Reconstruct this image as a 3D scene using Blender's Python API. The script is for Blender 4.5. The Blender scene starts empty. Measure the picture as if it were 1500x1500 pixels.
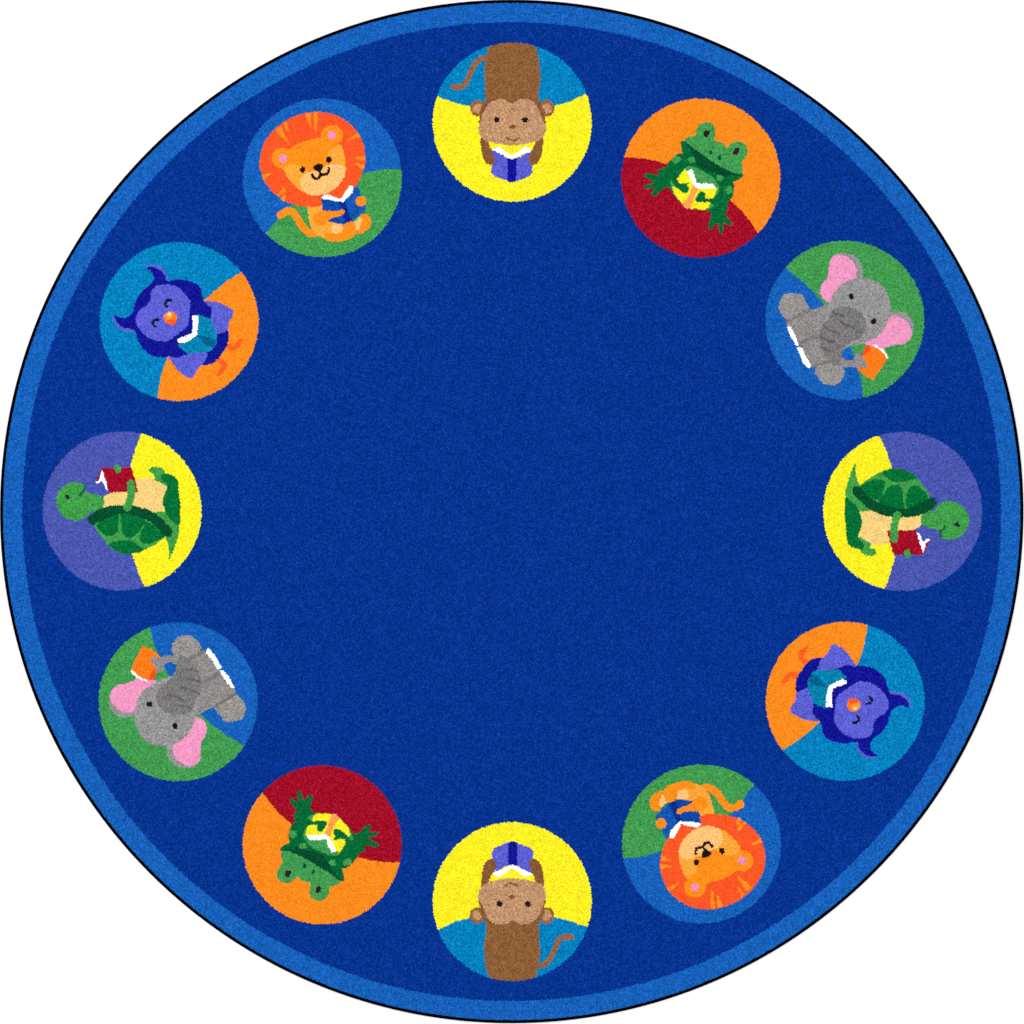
import bpy, math, random
import numpy as np

# ------------------------------------------------------------------ scale
# the artwork of the rug is described in "design units" (the rug is 1500
# units across, 1 unit = 1.55 mm: a 2.3 m rug of 1/8-gauge cut pile)
S = 0.00155
CX, CY = 749.6, 749.3          # rug centre in design units
R_OUT, R_PILE, R_FIELD = 749.6, 745.6, 717.0
PITCH = 1.65                    # tuft spacing in design units
PILE_Z = 0.0035                 # height of the tuft roots
rng = np.random.default_rng(7)

sc = bpy.context.scene
col = sc.collection

# ------------------------------------------------------------------ yarn colours (sRGB)
C = dict(
    field=(2, 53, 147), border=(22, 99, 188), green=(68, 158, 82), yellow=(252, 240, 36),
    teal=(0, 132, 192), orange=(252, 143, 30), crimson=(166, 12, 40), violet=(76, 89, 178),
    mane=(252, 90, 38), streak=(255, 148, 30), lion=(255, 146, 26), lion2=(255, 170, 60), cream=(255, 198, 122),
    earpink=(242, 146, 196), black=(32, 22, 22), white=(255, 255, 255),
    cover=(10, 76, 168), cover2=(18, 88, 178), spine=(5, 44, 142),
    brown=(144, 97, 56), brown2=(138, 90, 54), rim=(156, 101, 58), tan=(196, 151, 112), dbrown=(136, 82, 44),
    peri=(94, 98, 212), indigo=(16, 20, 150),
    dgreen=(0, 108, 54), vgreen=(0, 78, 46), lgreen=(68, 158, 84), frogeye=(52, 26, 30), peach=(255, 166, 84),
    grey=(152, 151, 152), grey2=(146, 143, 142), grey3=(126, 124, 124), grey4=(102, 100, 100), grey5=(154, 150, 147),
    pink=(242, 156, 198), obook=(252, 128, 26), redor=(246, 82, 28),
    tgreen=(66, 160, 74), plate=(0, 114, 54), band=(0, 80, 46), sand=(248, 211, 130), teye=(14, 40, 28), mouthg=(8, 92, 50),
    tealbook=(0, 134, 176), tealdark=(0, 100, 146), foot=(255, 98, 34), beak=(255, 130, 24), beak2=(252, 92, 32),
    beak3=(255, 156, 54), glint=(255, 228, 176), owleye=(22, 22, 40),
)

def lin(c):
    c = np.array(c, float) / 255
    return np.where(c <= 0.04045, c / 12.92, ((c + 0.055) / 1.055) ** 2.4)

# ------------------------------------------------------------------ the woven pictures
# each picture is drawn on a 1500 x 1500 sheet, 6 sheet units = 1 design unit
# ops: P polygon, M smooth closed outline, E ellipse (cx,cy,rx,ry,deg), L smooth stroke (width)
LION = dict(org=(350, 140), cen=(733, 722), base='border', ops=[
 ('P','green','b',[(225,1215),(280,1160),(335,1095),(440,980),(620,870),(800,775),(1000,705),(1100,680),(1200,660),(1300,647),(1430,645),(1600,640),(1600,1600),(100,1600),(100,1290)]),
 ('L','lion','a',[(368,1050),(420,1016),(480,1030),(525,1095),(575,1170),(640,1212),(720,1195)],64),
 ('E','lion','a',(370,1046,38,40,0)),
 ('M','lion2','a',[(608,960),(735,955),(760,1010),(940,1120),(935,1225),(800,1262),(700,1232),(648,1180),(630,1140),(612,1050)]),
 ('M','mane','a',[(690,142),(800,156),(900,195),(990,260),(1050,330),(1092,420),(1112,540),(1102,620),(1075,700),(1030,790),(960,880),(880,935),(740,965),(640,980),(540,970),(440,940),(350,890),(270,820),(212,730),(184,620),(190,520),(220,420),(280,335),(350,265),(450,200),(570,158)]),
 ('P','streak','a',[(583,160),(632,152),(634,268),(617,250)]),
 ('P','streak','a',[(655,150),(693,145),(690,210),(678,330),(664,300)]),
 ('P','streak','a',[(322,310),(368,270),(402,340),(450,432),(385,375)]),
 ('P','streak','a',[(392,243),(415,228),(447,328),(415,300)]),
 ('P','streak','a',[(1045,325),(1068,355),(1000,378),(948,415),(985,365)]),
 ('P','streak','a',[(998,545),(1108,526),(1110,570),(1040,560)]),
 ('P','streak','a',[(1010,590),(1100,606),(1090,652),(1048,622)]),
 ('P','streak','a',[(203,692),(305,680),(245,712),(218,748)]),
 ('P','streak','a',[(395,793),(408,845),(350,888),(328,880),(370,838)]),
 ('P','streak','a',[(395,853),(412,890),(402,932),(370,915)]),
 ('E','lion','a',(383,549,93,92,0)), ('E','lion','a',(819,345,95,88,0)),
 ('M','lion','a',[(470,450),(550,410),(640,386),(720,370),(800,390),(890,430),(925,510),(938,620),(922,720),(860,805),(770,858),(670,877),(580,850),(490,790),(425,720),(392,640),(400,520)]),
 ('M','lion2','a',[(394,645),(440,608),(520,610),(575,640),(620,680),(640,760),(600,850),(550,835),(490,790),(430,722)]),
 ('M','lion2','a',[(785,500),(850,452),(888,432),(922,500),(938,600),(936,650),(860,640),(810,600)]),
 ('M','cream','a',[(600,680),(700,650),(780,612),(870,600),(925,628),(936,650),(922,720),(860,805),(770,858),(670,877),(590,855),(545,800),(548,730)]),
 ('E','earpink','a',(385,550,37,36,0)), ('E','earpink','a',(817,347,36,35,0)),
 ('E','black','a',(560,650,24,28,0)), ('E','black','a',(790,564,25,28,0)),
 ('M','black','a',[(652,625),(700,598),(735,605),(738,640),(705,668),(672,655)]),
 ('L','black','a',[(700,650),(722,692)],25),
 ('L','black','a',[(640,693),(662,724),(692,730),(722,700),(742,695),(772,690),(790,665),(790,640)],24),
 ('P','cream','a',[(815,1135),(930,1120),(935,1170),(905,1212),(850,1215),(815,1190)]),
 ('P','cream','a',[(1005,1115),(1075,1055),(1085,1110),(1050,1180),(1020,1180)]),
 ('M','lion','a',[(755,1210),(830,1218),(905,1195),(920,1130),(962,1103),(1020,1122),(1028,1180),(1010,1240),(950,1265),(850,1284),(770,1268)]),
 ('M','lion','a',[(1020,1200),(1062,1165),(1082,1100),(1068,1062),(1110,1038),(1150,1065),(1162,1130),(1130,1180),(1075,1210),(1025,1214)]),
 ('P','cover','k',[(720,905),(740,1030),(850,1040),(780,1085),(780,1108),(930,1132),(965,1105),(990,1000),(905,925)]),
 ('P','cover2','k',[(905,930),(1010,800),(1048,800),(1078,890),(1118,950),(1110,1005),(1055,1058),(1000,1100),(965,1112),(930,1000)]),
 ('P','spine','k',[(875,922),(935,932),(955,990),(988,1095),(962,1114),(930,1118),(918,1050),(905,990)]),
 ('P','white','k',[(722,905),(755,866),(830,885),(893,912),(975,788),(1012,800),(1000,850),(912,938),(875,930),(760,912)]),
 ('M','lion','a',[(660,1045),(745,1012),(850,1018),(905,998),(932,1020),(900,1052),(800,1085),(740,1140),(670,1120)]),
 ('E','lion','a',(1073,929,48,46,0)),
])
MONKEY = dict(org=(625, 55), cen=(752, 742), base='yellow', ops=[
 ('P','teal','b',[(-100,430),(85,512),(230,568),(380,605),(560,632),(750,640),(940,632),(1120,602),(1260,562),(1410,492),(1600,400),(1600,-100),(-100,-100)]),
 ('L','rim','a',[(535,172),(470,190),(420,240),(375,335),(340,408),(285,435),(232,430)],46),
 ('M','brown','a',[(545,85),(620,50),(750,38),(880,50),(952,80),(985,180),(1000,350),(985,450),(962,580),(750,620),(540,580),(515,400),(508,280),(530,150)]),
 ('E','rim','a',(452,620,68,72,0)), ('E','rim','a',(1058,620,66,72,0)),
 ('M','tan','a',[(445,578),(490,590),(470,640),(455,668),(415,650),(408,608)]),
 ('M','tan','a',[(1060,578),(1092,600),(1096,650),(1060,668),(1035,640),(1022,595)]),
 ('M','brown2','a',[(470,700),(490,600),(540,545),(640,530),(750,560),(860,530),(960,550),(1010,600),(1040,710),(1000,760),(500,760)]),
 ('M','brown2','a',[(480,870),(535,895),(560,960),(585,1020),(604,1075),(578,1115),(530,1108),(495,1050),(476,960)]),
 ('M','brown2','a',[(1022,870),(965,895),(942,960),(908,1020),(890,1075),(925,1118),(975,1100),(1008,1040),(1022,960)]),
 ('M','tan','a',[(750,578),(800,548),(880,540),(950,575),(990,640),(1012,710),(1052,780),(1035,850),(980,905),(880,932),(750,947),(620,932),(520,905),(470,860),(457,790),(482,710),(508,640),(560,570),(640,542),(700,548)]),
 ('E','black','a',(617,722,25,25,0)), ('E','black','a',(866,722,27,25,0)),
 ('P','dbrown','a',[(718,783),(757,760),(795,787),(757,802)]),
 ('L','dbrown','a',[(708,884),(735,895),(765,903),(788,897),(812,880)],18),
 ('P','peri','k',[(570,990),(620,1000),(720,1065),(785,1065),(880,1010),(928,990),(925,1100),(932,1180),(905,1218),(785,1265),(715,1260),(600,1218),(566,1185),(575,1100)]),
 ('P','indigo','k',[(712,1062),(792,1062),(786,1262),(750,1274),(708,1260)]),
 ('P','white','k',[(580,985),(640,960),(752,1038),(870,955),(922,982),(900,1012),(850,1015),(765,1064),(735,1064),(640,1015)]),
 ('M','brown2','a',[(535,960),(572,1000),(592,1035),(604,1075),(580,1112),(530,1100),(510,1020)]),
 ('M','brown2','a',[(965,960),(925,1000),(905,1030),(890,1075),(925,1116),(970,1095),(992,1020)]),
])
FROG = dict(org=(900, 135), cen=(761, 755), base='orange', ops=[
 ('P','crimson','b',[(-100,560),(85,570),(200,575),(330,595),(480,640),(640,700),(850,810),(1000,930),(1130,1050),(1200,1145),(1260,1235),(1400,1450),(1300,1700),(-100,1700)]),
 ('M','dgreen','a',[(480,610),(440,665),(385,682),(382,735),(300,712),(262,728),(275,752),(345,788),(335,802),(268,820),(264,840),(285,853),(350,845),(325,890),(345,916),(378,902),(420,855),(480,840),(520,880),(620,800),(640,640),(600,545),(540,552)]),
 ('M','dgreen','a',[(595,545),(680,540),(900,700),(1040,790),(1047,880),(1020,940),(940,1000),(820,1035),(640,1010),(520,900),(495,800),(530,650)]),
 ('M','dgreen','a',[(900,920),(1000,940),(990,990),(1002,1022),(978,1075),(1028,1145),(1020,1180),(965,1150),(955,1230),(925,1235),(905,1155),(850,1202),(826,1190),(840,1110),(850,1065),(815,1040),(830,960)]),
 ('M','dgreen','a',[(610,430),(595,520),(640,600),(780,680),(960,790),(1060,782),(1110,755),(1122,715),(900,600)]),
 ('P','vgreen','a',[(612,428),(700,495),(800,565),(920,645),(1050,708),(1118,715),(1090,735),(1000,725),(985,755),(900,722),(850,700),(770,672),(730,630),(690,545),(660,500)]),
 ('M','lgreen','a',[(618,428),(650,395),(715,382),(718,330),(750,285),(810,264),(865,285),(890,345),(878,400),(888,430),(950,445),(990,487),(1030,447),(1090,432),(1150,455),(1172,520),(1145,580),(1120,620),(1127,680),(1115,718),(1050,708),(920,645),(800,565),(700,495)]),
 ('M','frogeye','a',[(785,370),(800,342),(833,335),(833,375),(815,397),(790,388)]),
 ('M','frogeye','a',[(1043,527),(1060,495),(1092,485),(1100,515),(1085,542),(1050,547)]),
 ('E','mouthg','a',(846,525,15,20,0)), ('P','mouthg','a',[(938,546),(942,580),(928,602),(897,580)]),
 ('E','lgreen','a',(547,592,40,28,-20)), ('E','lgreen','a',(678,595,34,28,0)), ('E','lgreen','a',(930,752,33,26,0)),
 ('M','lgreen','a',[(1000,825),(1030,825),(1044,855),(1038,890),(1000,892),(980,862)]),
 ('M','lgreen','a',[(620,665),(700,660),(800,705),(880,765),(918,840),(905,900),(890,985),(820,1025),(650,1010),(540,900),(492,830),(500,768),(520,790)]),
 ('M','dgreen','a',[(520,720),(560,700),(570,765),(560,800),(535,820),(520,790)]),
 ('P','yellow','k',[(618,672),(585,715),(555,755),(560,800),(508,830),(520,890),(590,975),(635,1020),(690,1025),(800,1036),(828,1010),(840,985),(875,930),(908,845),(885,838),(725,840),(650,720)]),
 ('P','peach','k',[(690,822),(745,845),(715,895),(665,1022),(625,1020),(592,985),(650,920)]),
 ('M','dgreen','a',[(505,770),(545,772),(580,800),(652,795),(640,822),(653,850),(650,880),(600,886),(565,850),(530,820)]),
 ('M','dgreen','a',[(745,885),(762,872),(798,890),(800,930),(865,932),(915,900),(930,980),(870,992),(830,965),(780,970),(722,962),(714,935)]),
 ('P','white','k',[(638,692),(680,680),(700,720),(722,800),(780,802),(872,805),(890,842),(745,848),(715,838),(670,770)]),
])
ELEPHANT = dict(org=(1115, 345), cen=(736, 745), base='green', ops=[
 ('P','border','b',[(-100,50),(218,292),(340,385),(450,490),(550,600),(640,720),(720,850),(785,980),(830,1100),(860,1200),(885,1300),(895,1425),(900,1700),(-100,1700)]),
 ('M','grey','a',[(650,178),(730,158),(820,180),(880,250),(892,330),(860,400),(700,400)]),
 ('M','pink','a',[(680,172),(740,182),(805,230),(840,300),(830,365),(780,395),(710,430),(660,490),(610,580),(580,586),(535,545),(517,480),(540,420),(580,370),(595,300),(610,220),(640,182)]),
 ('M','grey','a',[(1110,690),(1200,670),(1285,695),(1335,770),(1330,850),(1280,920),(1160,900)]),
 ('M','grey2','a',[(480,645),(560,612),(640,620),(800,900),(775,965),(720,1010),(708,1060),(745,1100),(700,1160),(600,1190),(500,1160),(430,1145),(385,1050),(330,960),(280,870),(232,800),(228,730),(300,700),(420,658)]),
 ('M','grey5','a',[(190,528),(250,510),(350,515),(382,560),(400,600),(425,650),(380,695),(300,725),(235,745),(182,695),(153,620)]),
 ('M','grey5','a',[(490,1160),(600,1110),(690,1140),(732,1180),(722,1240),(690,1292),(620,1318),(550,1302),(500,1250),(472,1195)]),
 ('P','white','a',[(228,805),(258,798),(300,880),(338,965),(305,968),(265,900)]),
 ('P','white','a',[(316,985),(360,982),(385,1050),(440,1145),(415,1175),(362,1110)]),
 ('L','grey3','a',[(235,748),(330,702),(420,662)],30), ('L','grey3','a',[(345,950),(420,912),(500,880)],30),
 ('L','grey3','a',[(450,1152),(520,1128),(610,1105)],28),
 ('L','grey2','a',[(690,1110),(760,1130),(830,1120),(855,1085)],62),
 ('P','obook','k',[(940,965),(1000,968),(1070,1010),(1116,1075),(1050,1175),(985,1272),(900,1225),(840,1160),(880,1100),(888,1030)]),
 ('P','redor','k',[(885,1062),(905,985),(942,962),(968,966),(945,1030)]),
 ('P','white','k',[(968,960),(1010,968),(1068,1000),(1118,1068),(1108,1080),(1060,1020),(1005,985)]),
 ('M','grey2','a',[(822,1050),(858,1030),(893,1048),(900,1098),(926,1112),(928,1150),(890,1168),(845,1145),(815,1110)]),
 ('M','grey','a',[(600,600),(650,500),(720,430),(800,388),(890,374),(980,390),(1060,440),(1112,520),(1137,620),(1130,700),(1095,820),(1030,890),(960,935),(880,960),(800,968),(700,990),(600,880),(560,700)]),
 ('M','pink','a',[(1120,735),(1165,708),(1230,722),(1290,775),(1326,850),(1305,915),(1250,955),(1180,962),(1110,978),(1055,996),(985,978),(915,955),(935,930),(1020,888),(1085,820)]),
 ('P','obook','k',[(960,968),(1000,968),(1070,1015),(1040,1060),(950,1040)]),
 ('P','white','k',[(975,962),(1010,968),(1068,1000),(1118,1068),(1108,1080),(1060,1020),(1005,982)]),
 ('M','grey3','a',[(630,650),(690,632),(780,632),(860,670),(915,740),(918,830),(870,900),(800,935),(745,980),(715,1030),(690,1120),(640,1140),(575,1070),(530,1000),(513,900),(525,810),(570,760),(600,700)]),
 ('L','grey4','a',[(632,672),(665,692),(720,708)],19), ('L','grey4','a',[(545,785),(600,832),(700,868)],18),
 ('L','grey4','a',[(522,890),(570,915),(640,940)],17), ('L','grey4','a',[(700,755),(750,790),(820,815)],17), ('L','grey4','a',[(535,985),(575,1010),(630,1015)],16),
 ('E','black','a',(793,535,22,26,0)), ('E','black','a',(988,756,25,24,0)),
])
TURTLE = dict(org=(50, 625), cen=(775, 741), base='violet', ops=[
 ('P','yellow','b',[(980,-50),(942,62),(905,150),(885,210),(862,290),(848,350),(838,500),(835,900),(850,1030),(865,1130),(910,1270),(975,1412),(1080,1600),(1700,1600),(1700,-50)]),
 ('M','tgreen','a',[(1050,742),(1130,738),(1190,790),(1240,850),(1278,875),(1268,960),(1240,1050),(1190,1170),(1185,1110),(1178,1040),(1150,960),(1170,930),(1100,840)]),
 ('P','sand','a',[(600,625),(640,600),(690,573),(905,573),(888,468),(950,450),(1050,450),(1100,475),(1168,512),(1160,600),(1140,680),(1142,745),(1050,750),(900,760),(650,760),(600,720)]),
 ('M','tgreen','a',[(1010,372),(1055,352),(1130,372),(1150,410),(1190,470),(1165,518),(1105,488),(1058,466),(1062,425),(1018,405)]),
 ('M','plate','a',[(1118,430),(1150,410),(1225,432),(1265,480),(1275,600),(1286,700),(1284,800),(1275,868),(1230,845),(1170,780),(1138,690),(1135,620),(1160,560),(1168,510),(1130,475)]),
 ('M','tgreen','a',[(194,640),(225,555),(300,500),(380,490),(445,512),(448,562),(520,590),(607,622),(610,700),(580,745),(505,745),(465,790),(390,827),(310,815),(240,770),(200,700)]),
 ('L','mouthg','a',[(444,515),(440,560),(415,580),(410,612)],17),
 ('M','teye','a',[(275,597),(302,602),(320,627),(290,640)]),
 ('M','tgreen','a',[(535,862),(640,800),(800,760),(950,790),(1100,880),(1160,950),(1080,1025),(1000,1072),(950,1092),(800,1100),(700,1080),(630,1015),(572,940)]),
 ('M','plate','a',[(548,870),(640,795),(737,770),(739,870),(715,945),(640,963),(590,920)]),
 ('M','plate','a',[(764,765),(870,772),(980,822),(935,900),(890,960),(830,975),(780,940),(768,860)]),
 ('M','plate','a',[(990,838),(1070,880),(1150,950),(1090,1000),(1000,1026),(935,1012),(930,970),(952,900)]),
 ('M','plate','a',[(655,1030),(740,1005),(830,998),(900,1030),(957,1085),(900,1110),(830,1120),(760,1112),(700,1080)]),
 ('M','band','a',[(485,850),(480,800),(540,745),(640,703),(770,690),(920,703),(1040,748),(1130,815),(1212,910),(1195,967),(1145,955),(1080,885),(1000,828),(900,785),(770,765),(650,800),(520,862)]),
 ('P','crimson','k',[(598,360),(857,360),(890,470),(916,574),(660,576),(640,540),(602,380),(575,420),(568,465),(535,490),(560,430)]),
 ('P','white','k',[(600,380),(616,425),(636,500),(657,566),(630,548),(612,505),(596,472),(575,492),(545,500),(540,488),(570,470),(580,430)]),
 ('L','tgreen','a',[(850,500),(855,560),(845,640),(818,710)],68),
 ('M','tgreen','a',[(710,345),(745,333),(765,372),(755,400),(725,407),(708,375)]),
])
OWL = dict(org=(135, 345), cen=(763, 756), base='teal', ops=[
 ('P','orange','b',[(1500,230),(1310,320),(1190,395),(1080,485),(990,565),(900,660),(790,820),(700,975),(655,1085),(610,1215),(588,1320),(570,1425),(540,1650),(1700,1650),(1700,200)]),
 ('M','peri','a',[(472,272),(545,258),(610,278),(655,340),(668,400),(620,360),(560,310),(510,290)]),
 ('M','peri','a',[(188,700),(215,770),(280,810),(372,826),(365,846),(260,832),(205,790),(186,730)]),
 ('M','indigo','a',[(475,280),(530,275),(600,305),(640,345),(658,398),(770,385),(880,408),(950,460),(985,580),(1040,600),(1080,720),(1130,840),(1190,825),(1197,930),(1160,1010),(1080,1110),(980,1138),(900,1090),(820,1075),(740,1082),(660,1070),(540,1060),(450,1000),(400,920),(368,830),(275,808),(212,762),(195,702),(215,710),(280,724),(352,680),(380,580),(430,500),(510,430),(540,385),(530,330)]),
 ('M','peri','a',[(628,432),(680,430),(760,460),(830,530),(862,590),(852,680),(838,790),(770,850),(700,900),(640,932),(550,920),(460,870),(400,800),(383,730),(410,660),(470,620),(508,575),(520,490),(570,440)]),
 ('M','peri','a',[(990,578),(1060,580),(1140,600),(1232,652),(1237,700),(1202,760),(1185,828),(1090,872),(1065,800),(1042,720),(1048,650)]),
 ('M','peri','a',[(668,1058),(740,1076),(830,1045),(900,1020),(1004,1018),(990,1100),(922,1180),(880,1252),(820,1240),(740,1170)]),
 ('P','tealbook','k',[(930,690),(1045,735),(1062,800),(1095,880),(1092,950),(1055,1010),(1000,1025),(900,1028),(830,1035),(750,965),(880,900),(915,860)]),
 ('P','tealdark','k',[(912,872),(1000,885),(1088,925),(1070,990),(1000,965)]),
 ('P','white','k',[(880,705),(935,702),(928,800),(918,880),(850,925),(790,950),(752,938),(750,912),(870,865),(882,800)]),
 ('E','beak','a',(688,724,60,60,0)), ('E','beak2','a',(695,760,44,26,0)), ('E','beak3','a',(672,706,38,36,0)), ('E','glint','a',(676,695,15,16,0)),
 ('L','owleye','a',[(690,570),(660,572),(642,600),(655,625)],23), ('L','owleye','a',[(583,736),(548,742),(530,770),(548,796)],23),
 ('M','foot','a',[(1180,985),(1200,952),(1242,965),(1280,920),(1322,905),(1310,950),(1270,1000),(1220,1012)]),
 ('M','foot','a',[(1085,1105),(1130,1078),(1178,1130),(1172,1190),(1110,1232),(1095,1215),(1130,1160),(1120,1125)]),
])
# which picture, centre of its roundel (design units), turn in degrees, what it shows
MEDALS = [
 ('lion', LION, (472.1, 260.4), 0.0), ('monkey', MONKEY, (750.2, 178.8), 0.0),
 ('frog', FROG, (1026.8, 260.8), 0.0), ('elephant', ELEPHANT, (1237.7, 469.0), 0.0),
 ('turtle', TURTLE, (179.0, 748.5), 0.0), ('owl', OWL, (262.3, 471.0), 0.0),
 ('lion', LION, (1027.7, 1236.4), 175.8), ('monkey', MONKEY, (750.4, 1320.8), 180.0),
 ('frog', FROG, (471.9, 1237.7), 177.4), ('elephant', ELEPHANT, (261.0, 1027.9), 172.4),
 ('turtle', TURTLE, (1322.3, 749.2), 179.4), ('owl', OWL, (1238.2, 1027.3), 180.5),
]
R_MED = 116.4

def smooth(pts, closed=True, n=8):
    p = np.array(pts, float); m = len(p); out = []
    rngi = range(m if closed else m - 1)
    for i in rngi:
        if closed: a, b, c, d = p[i - 1], p[i], p[(i + 1) % m], p[(i + 2) % m]
        else: a, b, c, d = p[max(i - 1, 0)], p[i], p[i + 1], p[min(i + 2, m - 1)]
        for k in range(n):
            t = k / n
            out.append(0.5 * (2 * b + (c - a) * t + (2 * a - 5 * b + 4 * c - d) * t * t + (3 * b - a - 3 * c + d) * t ** 3))
    if not closed: out.append(p[-1])
    return np.array(out)

def inside(poly, X, Y):
    r = np.zeros(len(X), bool)
    x0, y0 = poly[-1]
    for x1, y1 in poly:
        if y0 != y1:
            c = ((y1 > Y) != (y0 > Y))
            r ^= c & (X < (x0 - x1) * (Y - y1) / (y0 - y1) + x1)
        x0, y0 = x1, y1
    return r

def near(line, X, Y, w):
    r = np.zeros(len(X), bool)
    for (x0, y0), (x1, y1) in zip(line[:-1], line[1:]):
        dx, dy = x1 - x0, y1 - y0; L = dx * dx + dy * dy + 1e-9
        t = np.clip(((X - x0) * dx + (Y - y0) * dy) / L, 0, 1)
        r |= (X - x0 - t * dx) ** 2 + (Y - y0 - t * dy) ** 2 < (w / 2) ** 2
    return r

# ------------------------------------------------------------------ lay out every tuft
dy = PITCH * math.sqrt(3) / 2
ny = int(R_PILE * 2 / dy) + 4; nx = int(R_PILE * 2 / PITCH) + 4
jj, ii = np.meshgrid(np.arange(ny), np.arange(nx), indexing='ij')
gx = (ii - nx / 2 + 0.5 * (jj % 2)) * PITCH
gy = (jj - ny / 2) * dy
gx = gx.ravel() + rng.uniform(-.22, .22, gx.size) * PITCH
gy = gy.ravel() + rng.uniform(-.22, .22, gy.size) * PITCH
rr = np.hypot(gx, gy)
k = rr < R_PILE - 0.3
X, Y, rr = gx[k] + CX, gy[k] + CY, rr[k]
N = len(X)
# the knife and the dye never follow the drawing exactly: yarns stray by a fraction of a tuft
SX = X + rng.normal(0, .36, N); SY = Y + rng.normal(0, .36, N)

names = list(C)
cid = np.full(N, names.index('field')); pid = np.zeros(N, int)       # part ids: 0 field, 1 border, then 10*m + ...
b = np.hypot(SX - CX, SY - CY) > R_FIELD
cid[b] = names.index('border'); pid[b] = 1
LET = dict(b=1, a=2, k=3)
for m, (kind, D, (mx, my), ang) in enumerate(MEDALS):
    sel = np.nonzero(np.hypot(SX - mx, SY - my) < R_MED)[0]
    a = math.radians(-ang)
    ux, uy = (SX[sel] - mx) * 6, (SY[sel] - my) * 6
    px = ux * math.cos(a) - uy * math.sin(a) + D['cen'][0]
    py = ux * math.sin(a) + uy * math.cos(a) + D['cen'][1]
    cc = np.full(len(sel), names.index(D['base'])); pp = np.zeros(len(sel), int)
    for o in D['ops']:
        op, c, part, pts = o[:4]
        if op == 'P': hit = inside(np.array(pts, float), px, py)
        elif op == 'M': hit = inside(smooth(pts), px, py)
        elif op == 'L': hit = near(smooth(pts, False, 5), px, py, o[4])
        else:
            ex, ey, ra, rb, dg = pts; t = math.radians(dg)
            qx = (px - ex) * math.cos(t) + (py - ey) * math.sin(t); qy = -(px - ex) * math.sin(t) + (py - ey) * math.cos(t)
            hit = (qx / ra) ** 2 + (qy / rb) ** 2 < 1
        cc[hit] = names.index(c); pp[hit] = LET[part]
    cid[sel] = cc; pid[sel] = 10 * (m + 1) + pp

# yarn colour of every tuft, with the lot-to-lot variation of the dye
pal = np.array([lin(C[n]) for n in names])
GAIN = 0.80
base = pal[cid]
n1 = np.clip(rng.normal(0, 1, (N, 1)), -1.9, 2.2); n2 = rng.normal(0, 1, (N, 3))
amp = np.where(base.max(1, keepdims=True) > .85, .11, .21)        # the light dyes hide their unevenness
colr = base * GAIN * (1 + amp * n1 + 0.04 * n2) + 0.004 * np.maximum(n1, 0)
isw = (cid == names.index('white'))
colr[isw] = 0.93
colr = np.clip(colr, 0.0008, 0.96)
hgt = rng.uniform(0.55, 1.05, N)
hgt[isw] *= 0.6
tipx = rng.uniform(-.35, .35, N); tipy = rng.uniform(-.35, .35, N); rot = rng.uniform(0, 6.28, N)

# ------------------------------------------------------------------ materials
def yarn_material():
    m = bpy.data.materials.new('dyed_nylon_pile'); m.use_nodes = True
    nt = m.node_tree; bs = nt.nodes['Principled BSDF']
    at = nt.nodes.new('ShaderNodeAttribute'); at.attribute_name = 'yarn'
    tc = nt.nodes.new('ShaderNodeTexCoord')
    f = nt.nodes.new('ShaderNodeTexNoise'); f.inputs['Scale'].default_value = 900; f.inputs['Detail'].default_value = 3
    g = nt.nodes.new('ShaderNodeTexNoise'); g.inputs['Scale'].default_value = 55; g.inputs['Detail'].default_value = 4
    nt.links.new(tc.outputs['Object'], f.inputs['Vector']); nt.links.new(tc.outputs['Object'], g.inputs['Vector'])
    def mr(src, lo, hi):
        r = nt.nodes.new('ShaderNodeMapRange'); r.inputs['From Min'].default_value = .3; r.inputs['From Max'].default_value = .7
        r.inputs['To Min'].default_value = lo; r.inputs['To Max'].default_value = hi
        nt.links.new(src.outputs['Fac'], r.inputs['Value']); return r
    a, b2 = mr(f, .86, 1.14), mr(g, .95, 1.05)
    mu = nt.nodes.new('ShaderNodeMath'); mu.operation = 'MULTIPLY'
    nt.links.new(a.outputs[0], mu.inputs[0]); nt.links.new(b2.outputs[0], mu.inputs[1])
    vm = nt.nodes.new('ShaderNodeVectorMath'); vm.operation = 'SCALE'
    nt.links.new(at.outputs['Color'], vm.inputs[0]); nt.links.new(mu.outputs[0], vm.inputs['Scale'])
    nt.links.new(vm.outputs[0], bs.inputs['Base Color'])
    bs.inputs['Roughness'].default_value = .9
    bs.inputs['Specular IOR Level'].default_value = 0
    return m

def noisy(name, c1, c2, scale, rough, spec=.3):
    m = bpy.data.materials.new(name); m.use_nodes = True
    nt = m.node_tree; bs = nt.nodes['Principled BSDF']
    tc = nt.nodes.new('ShaderNodeTexCoord')
    f = nt.nodes.new('ShaderNodeTexNoise'); f.inputs['Scale'].default_value = scale; f.inputs['Detail'].default_value = 4
    r = nt.nodes.new('ShaderNodeMix'); r.data_type = 'RGBA'
    r.inputs['A'].default_value = (*c1, 1); r.inputs['B'].default_value = (*c2, 1)
    nt.links.new(tc.outputs['Object'], f.inputs['Vector']); nt.links.new(f.outputs['Fac'], r.inputs['Factor'])
    nt.links.new(r.outputs['Result'], bs.inputs['Base Color'])
    bs.inputs['Roughness'].default_value = rough; bs.inputs['Specular IOR Level'].default_value = spec
    return m

YARN = yarn_material()
BIND = noisy('black_binding_yarn', (.0004, .0004, .0005), (.0012, .0012, .0014), 700, 1, 0)
LATEX = noisy('latex_backing', (.02, .03, .05), (.03, .04, .06), 120, .9, .1)
FLOORM = noisy('white_studio_floor', (.93, .93, .93), (.95, .95, .95), 6, .8, .1)

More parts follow.
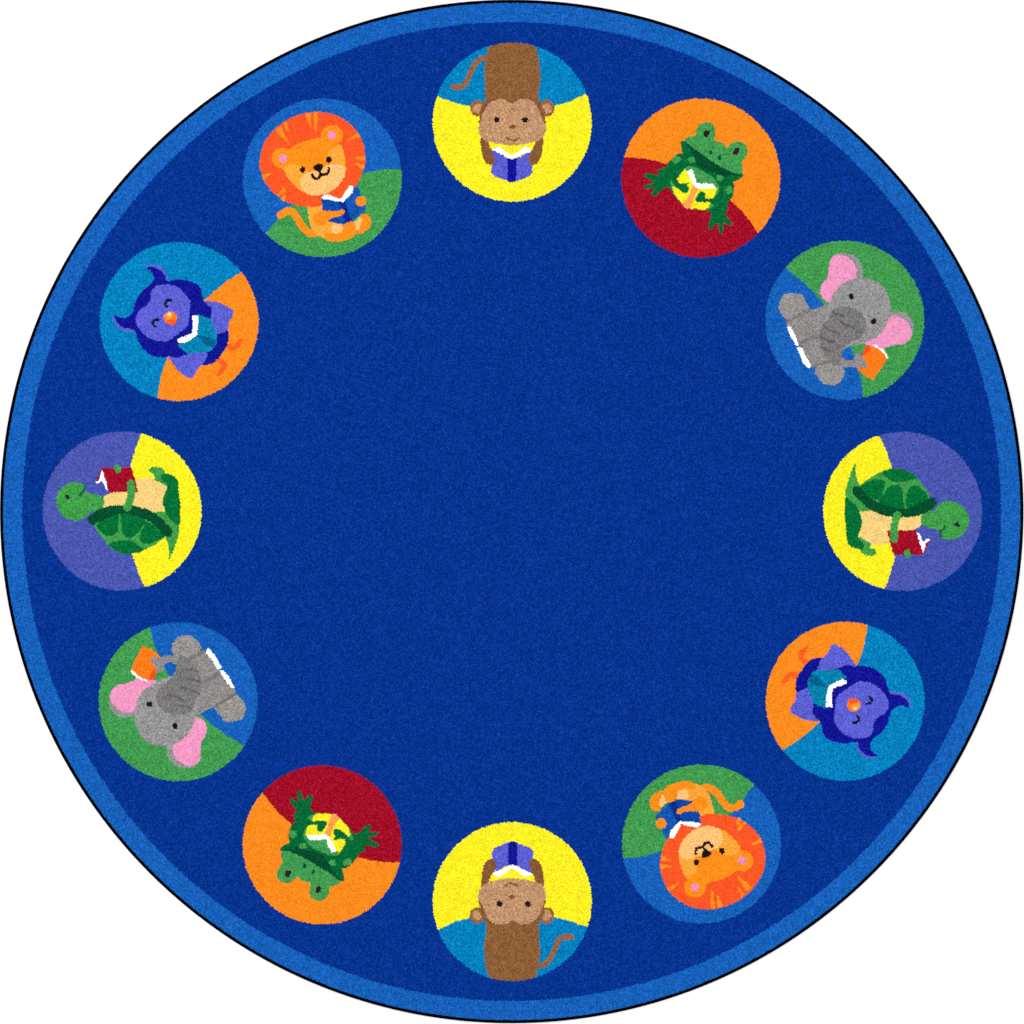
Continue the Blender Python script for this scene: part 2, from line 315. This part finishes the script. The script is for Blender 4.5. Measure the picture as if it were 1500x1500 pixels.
# ------------------------------------------------------------------ mesh builders
K = 5
def tuft_mesh(name, idx):
    n = len(idx)
    x = (X[idx] - CX) * S; y = (CY - Y[idx]) * S; p = PITCH * S
    v = np.zeros((n, K + 1, 3), np.float32)
    for q in range(K):
        t = rot[idx] + 2 * math.pi * q / K
        v[:, q, 0] = x + np.cos(t) * p * .80; v[:, q, 1] = y + np.sin(t) * p * .80; v[:, q, 2] = PILE_Z
    v[:, K, 0] = x + tipx[idx] * p; v[:, K, 1] = y + tipy[idx] * p; v[:, K, 2] = PILE_Z + hgt[idx] * p * HF
    base = (np.arange(n) * (K + 1))[:, None]
    tri = np.array([[q, (q + 1) % K, K] for q in range(K)]).ravel()[None, :]
    loops = (base + tri).ravel().astype(np.int32)
    me = bpy.data.meshes.new(name)
    me.vertices.add(n * (K + 1)); me.vertices.foreach_set('co', v.ravel())
    me.loops.add(len(loops)); me.loops.foreach_set('vertex_index', loops)
    nf = n * K
    me.polygons.add(nf); me.polygons.foreach_set('loop_start', np.arange(nf, dtype=np.int32) * 3)
    me.update(calc_edges=True)
    at = me.attributes.new('yarn', 'FLOAT_COLOR', 'POINT')
    c4 = np.ones((n, K + 1, 4), np.float32); c4[:, :, :3] = colr[idx][:, None, :]
    at.data.foreach_set('color', c4.ravel())
    me.materials.append(YARN)
    return me
HF = 0.75

def link(name, me, parent=None, label=None):
    o = bpy.data.objects.new(name, me); col.objects.link(o); o.parent = parent
    if label: o['label'] = label
    return o

rug = bpy.data.objects.new('round_rug', None); col.objects.link(rug)
rug['label'] = 'round blue classroom rug ringed by twelve roundels of animals reading books'
rug['category'] = 'rug'

def part(name, code, parent, label=None):
    idx = np.nonzero(pid == code)[0]
    return link(name, tuft_mesh(name, idx), parent, label)

part('field', 0, rug, 'deep royal blue pile filling the middle of the rug')
part('border_band', 1, rug, 'brighter blue ring just inside the black edge')

MED_LABEL = {
 'lion': 'roundel of bright blue over green with an orange lion', 'monkey': 'roundel of teal and yellow with a brown monkey',
 'frog': 'roundel of orange over crimson with a green frog', 'elephant': 'roundel of green and blue with a grey elephant',
 'turtle': 'roundel of violet and yellow with a green turtle', 'owl': 'roundel of teal and orange with a violet owl'}
WHERE = ['upper left', 'top centre', 'upper right', 'right of the upper part', 'far left', 'left of the upper part',
         'lower right', 'bottom centre', 'lower left', 'left of the lower part', 'far right', 'right of the lower part']
PANEL = dict(lion='green', monkey='teal', frog='crimson', elephant='blue', turtle='yellow', owl='orange')
BOOK = dict(lion='open blue book with white pages', monkey='open violet book with a dark spine', frog='open yellow book with a peach spine',
            elephant='orange book held by the trunk', turtle='crimson book with white pages', owl='open teal book with white pages')
FIG = dict(lion='orange lion with a red-orange mane', monkey='brown monkey with a tan face and curled tail', frog='green frog with wide mouth and spots',
           elephant='grey elephant with pink ears', turtle='green turtle lying on its patterned shell', owl='indigo owl with a violet face and orange beak')
for m, (kind, D, c, ang) in enumerate(MEDALS):
    md = part(kind + '_medallion', 10 * (m + 1), rug, MED_LABEL[kind] + ', at the ' + WHERE[m])
    part('background_panel', 10 * (m + 1) + 1, md, PANEL[kind] + ' part of the roundel ground')
    part(kind + '_figure', 10 * (m + 1) + 2, md, FIG[kind])
    part('book', 10 * (m + 1) + 3, md, BOOK[kind])

# serged black edge: a yarn roll whipped round the rim, ribbed by its stitches
def ring_mesh(name, R, rad, zc, n=2880, k=16, rib=0.0):
    a = np.arange(n) * 2 * math.pi / n; b = np.arange(k) * 2 * math.pi / k
    r = rad * (1 - rib * (np.arange(n) % 2))[:, None]
    v = np.zeros((n, k, 3))
    sq = 1 / np.maximum(np.abs(np.cos(b)), np.abs(np.sin(b))) ** .75     # a roll pressed nearly square
    r = r * sq[None]
    rho = R + r * np.cos(b)[None]
    v[:, :, 0] = rho * np.cos(a)[:, None]; v[:, :, 1] = rho * np.sin(a)[:, None]; v[:, :, 2] = zc * (1 + (r / rad) * np.sin(b)[None] / 1.3)
    i, j = np.meshgrid(np.arange(n), np.arange(k), indexing='ij'); i2 = (i + 1) % n; j2 = (j + 1) % k
    f = np.stack([i * k + j, i2 * k + j, i2 * k + j2, i * k + j2], -1).reshape(-1, 4)
    me = bpy.data.meshes.new(name); me.from_pydata(v.reshape(-1, 3).tolist(), [], f.tolist()); me.update()
    return me
rad = (R_OUT - R_PILE + 1.0) / 2 * S
bm_ = ring_mesh('edge_binding', (R_OUT + .3) * S - rad, rad, (PILE_Z + .0018) / 2, rib=.05)
bm_.materials.append(BIND)
link('edge_binding', bm_, rug, 'narrow black serged edge round the rug')

# latex backing under the pile
n = 360; rb_ = (R_PILE - .2) * S
vs = [(0, 0, PILE_Z - .0008)] + [(rb_ * math.cos(2 * math.pi * i / n), rb_ * math.sin(2 * math.pi * i / n), PILE_Z - .0008) for i in range(n)] \
    + [(rb_ * math.cos(2 * math.pi * i / n), rb_ * math.sin(2 * math.pi * i / n), .001) for i in range(n)]
fs = [(0, 1 + i, 1 + (i + 1) % n) for i in range(n)] + [(1 + i, 1 + n + i, 1 + n + (i + 1) % n, 1 + (i + 1) % n) for i in range(n)] + [tuple(range(2 * n, n, -1))]
me = bpy.data.meshes.new('backing'); me.from_pydata(vs, [], fs); me.update(); me.materials.append(LATEX)
link('backing', me, rug)

# white floor the rug lies on
me = bpy.data.meshes.new('floor'); me.from_pydata([(-9, -9, 0), (9, -9, 0), (9, 9, 0), (-9, 9, 0)], [], [(0, 1, 2, 3)]); me.update()
me.materials.append(FLOORM)
fl = link('floor', me); fl['kind'] = 'structure'

# ------------------------------------------------------------------ light
w = bpy.data.worlds.new('World'); sc.world = w; w.use_nodes = True
bg = w.node_tree.nodes['Background']; bg.inputs['Color'].default_value = (1, 1, 1, 1); bg.inputs['Strength'].default_value = 1.0
def softbox(x, y, z, size, power):
    ld = bpy.data.lights.new('softbox', 'AREA'); ld.shape = 'SQUARE'; ld.size = size; ld.energy = power
    o = bpy.data.objects.new('softbox', ld); col.objects.link(o); o.location = (x, y, z)
    from mathutils import Vector
    o.rotation_euler = (-Vector((x, y, z))).to_track_quat('-Z', 'Y').to_euler()
softbox(-5, 5, 5, 2.0, 330)
softbox(5, -5, 5, 2.0, 200)

# ------------------------------------------------------------------ camera
cd = bpy.data.cameras.new('camera'); cam = bpy.data.objects.new('camera', cd); col.objects.link(cam)
H = 6.0; top = PILE_Z + .001
cam.location = ((750 - CX) * S, (CY - 750) * S, top + H)
cam.rotation_euler = (0, 0, 0)
cd.sensor_fit = 'HORIZONTAL'; cd.sensor_width = 36; cd.lens = 36 * H / (1500 * S)
cd.clip_start = .1; cd.clip_end = 200
sc.camera = cam

sc.view_settings.view_transform = 'Standard'; sc.view_settings.look = 'None'
sc.view_settings.exposure = 0; sc.view_settings.gamma = 1
sc.render.engine = 'CYCLES'
sc.cycles.max_bounces = 6; sc.cycles.diffuse_bounces = 4
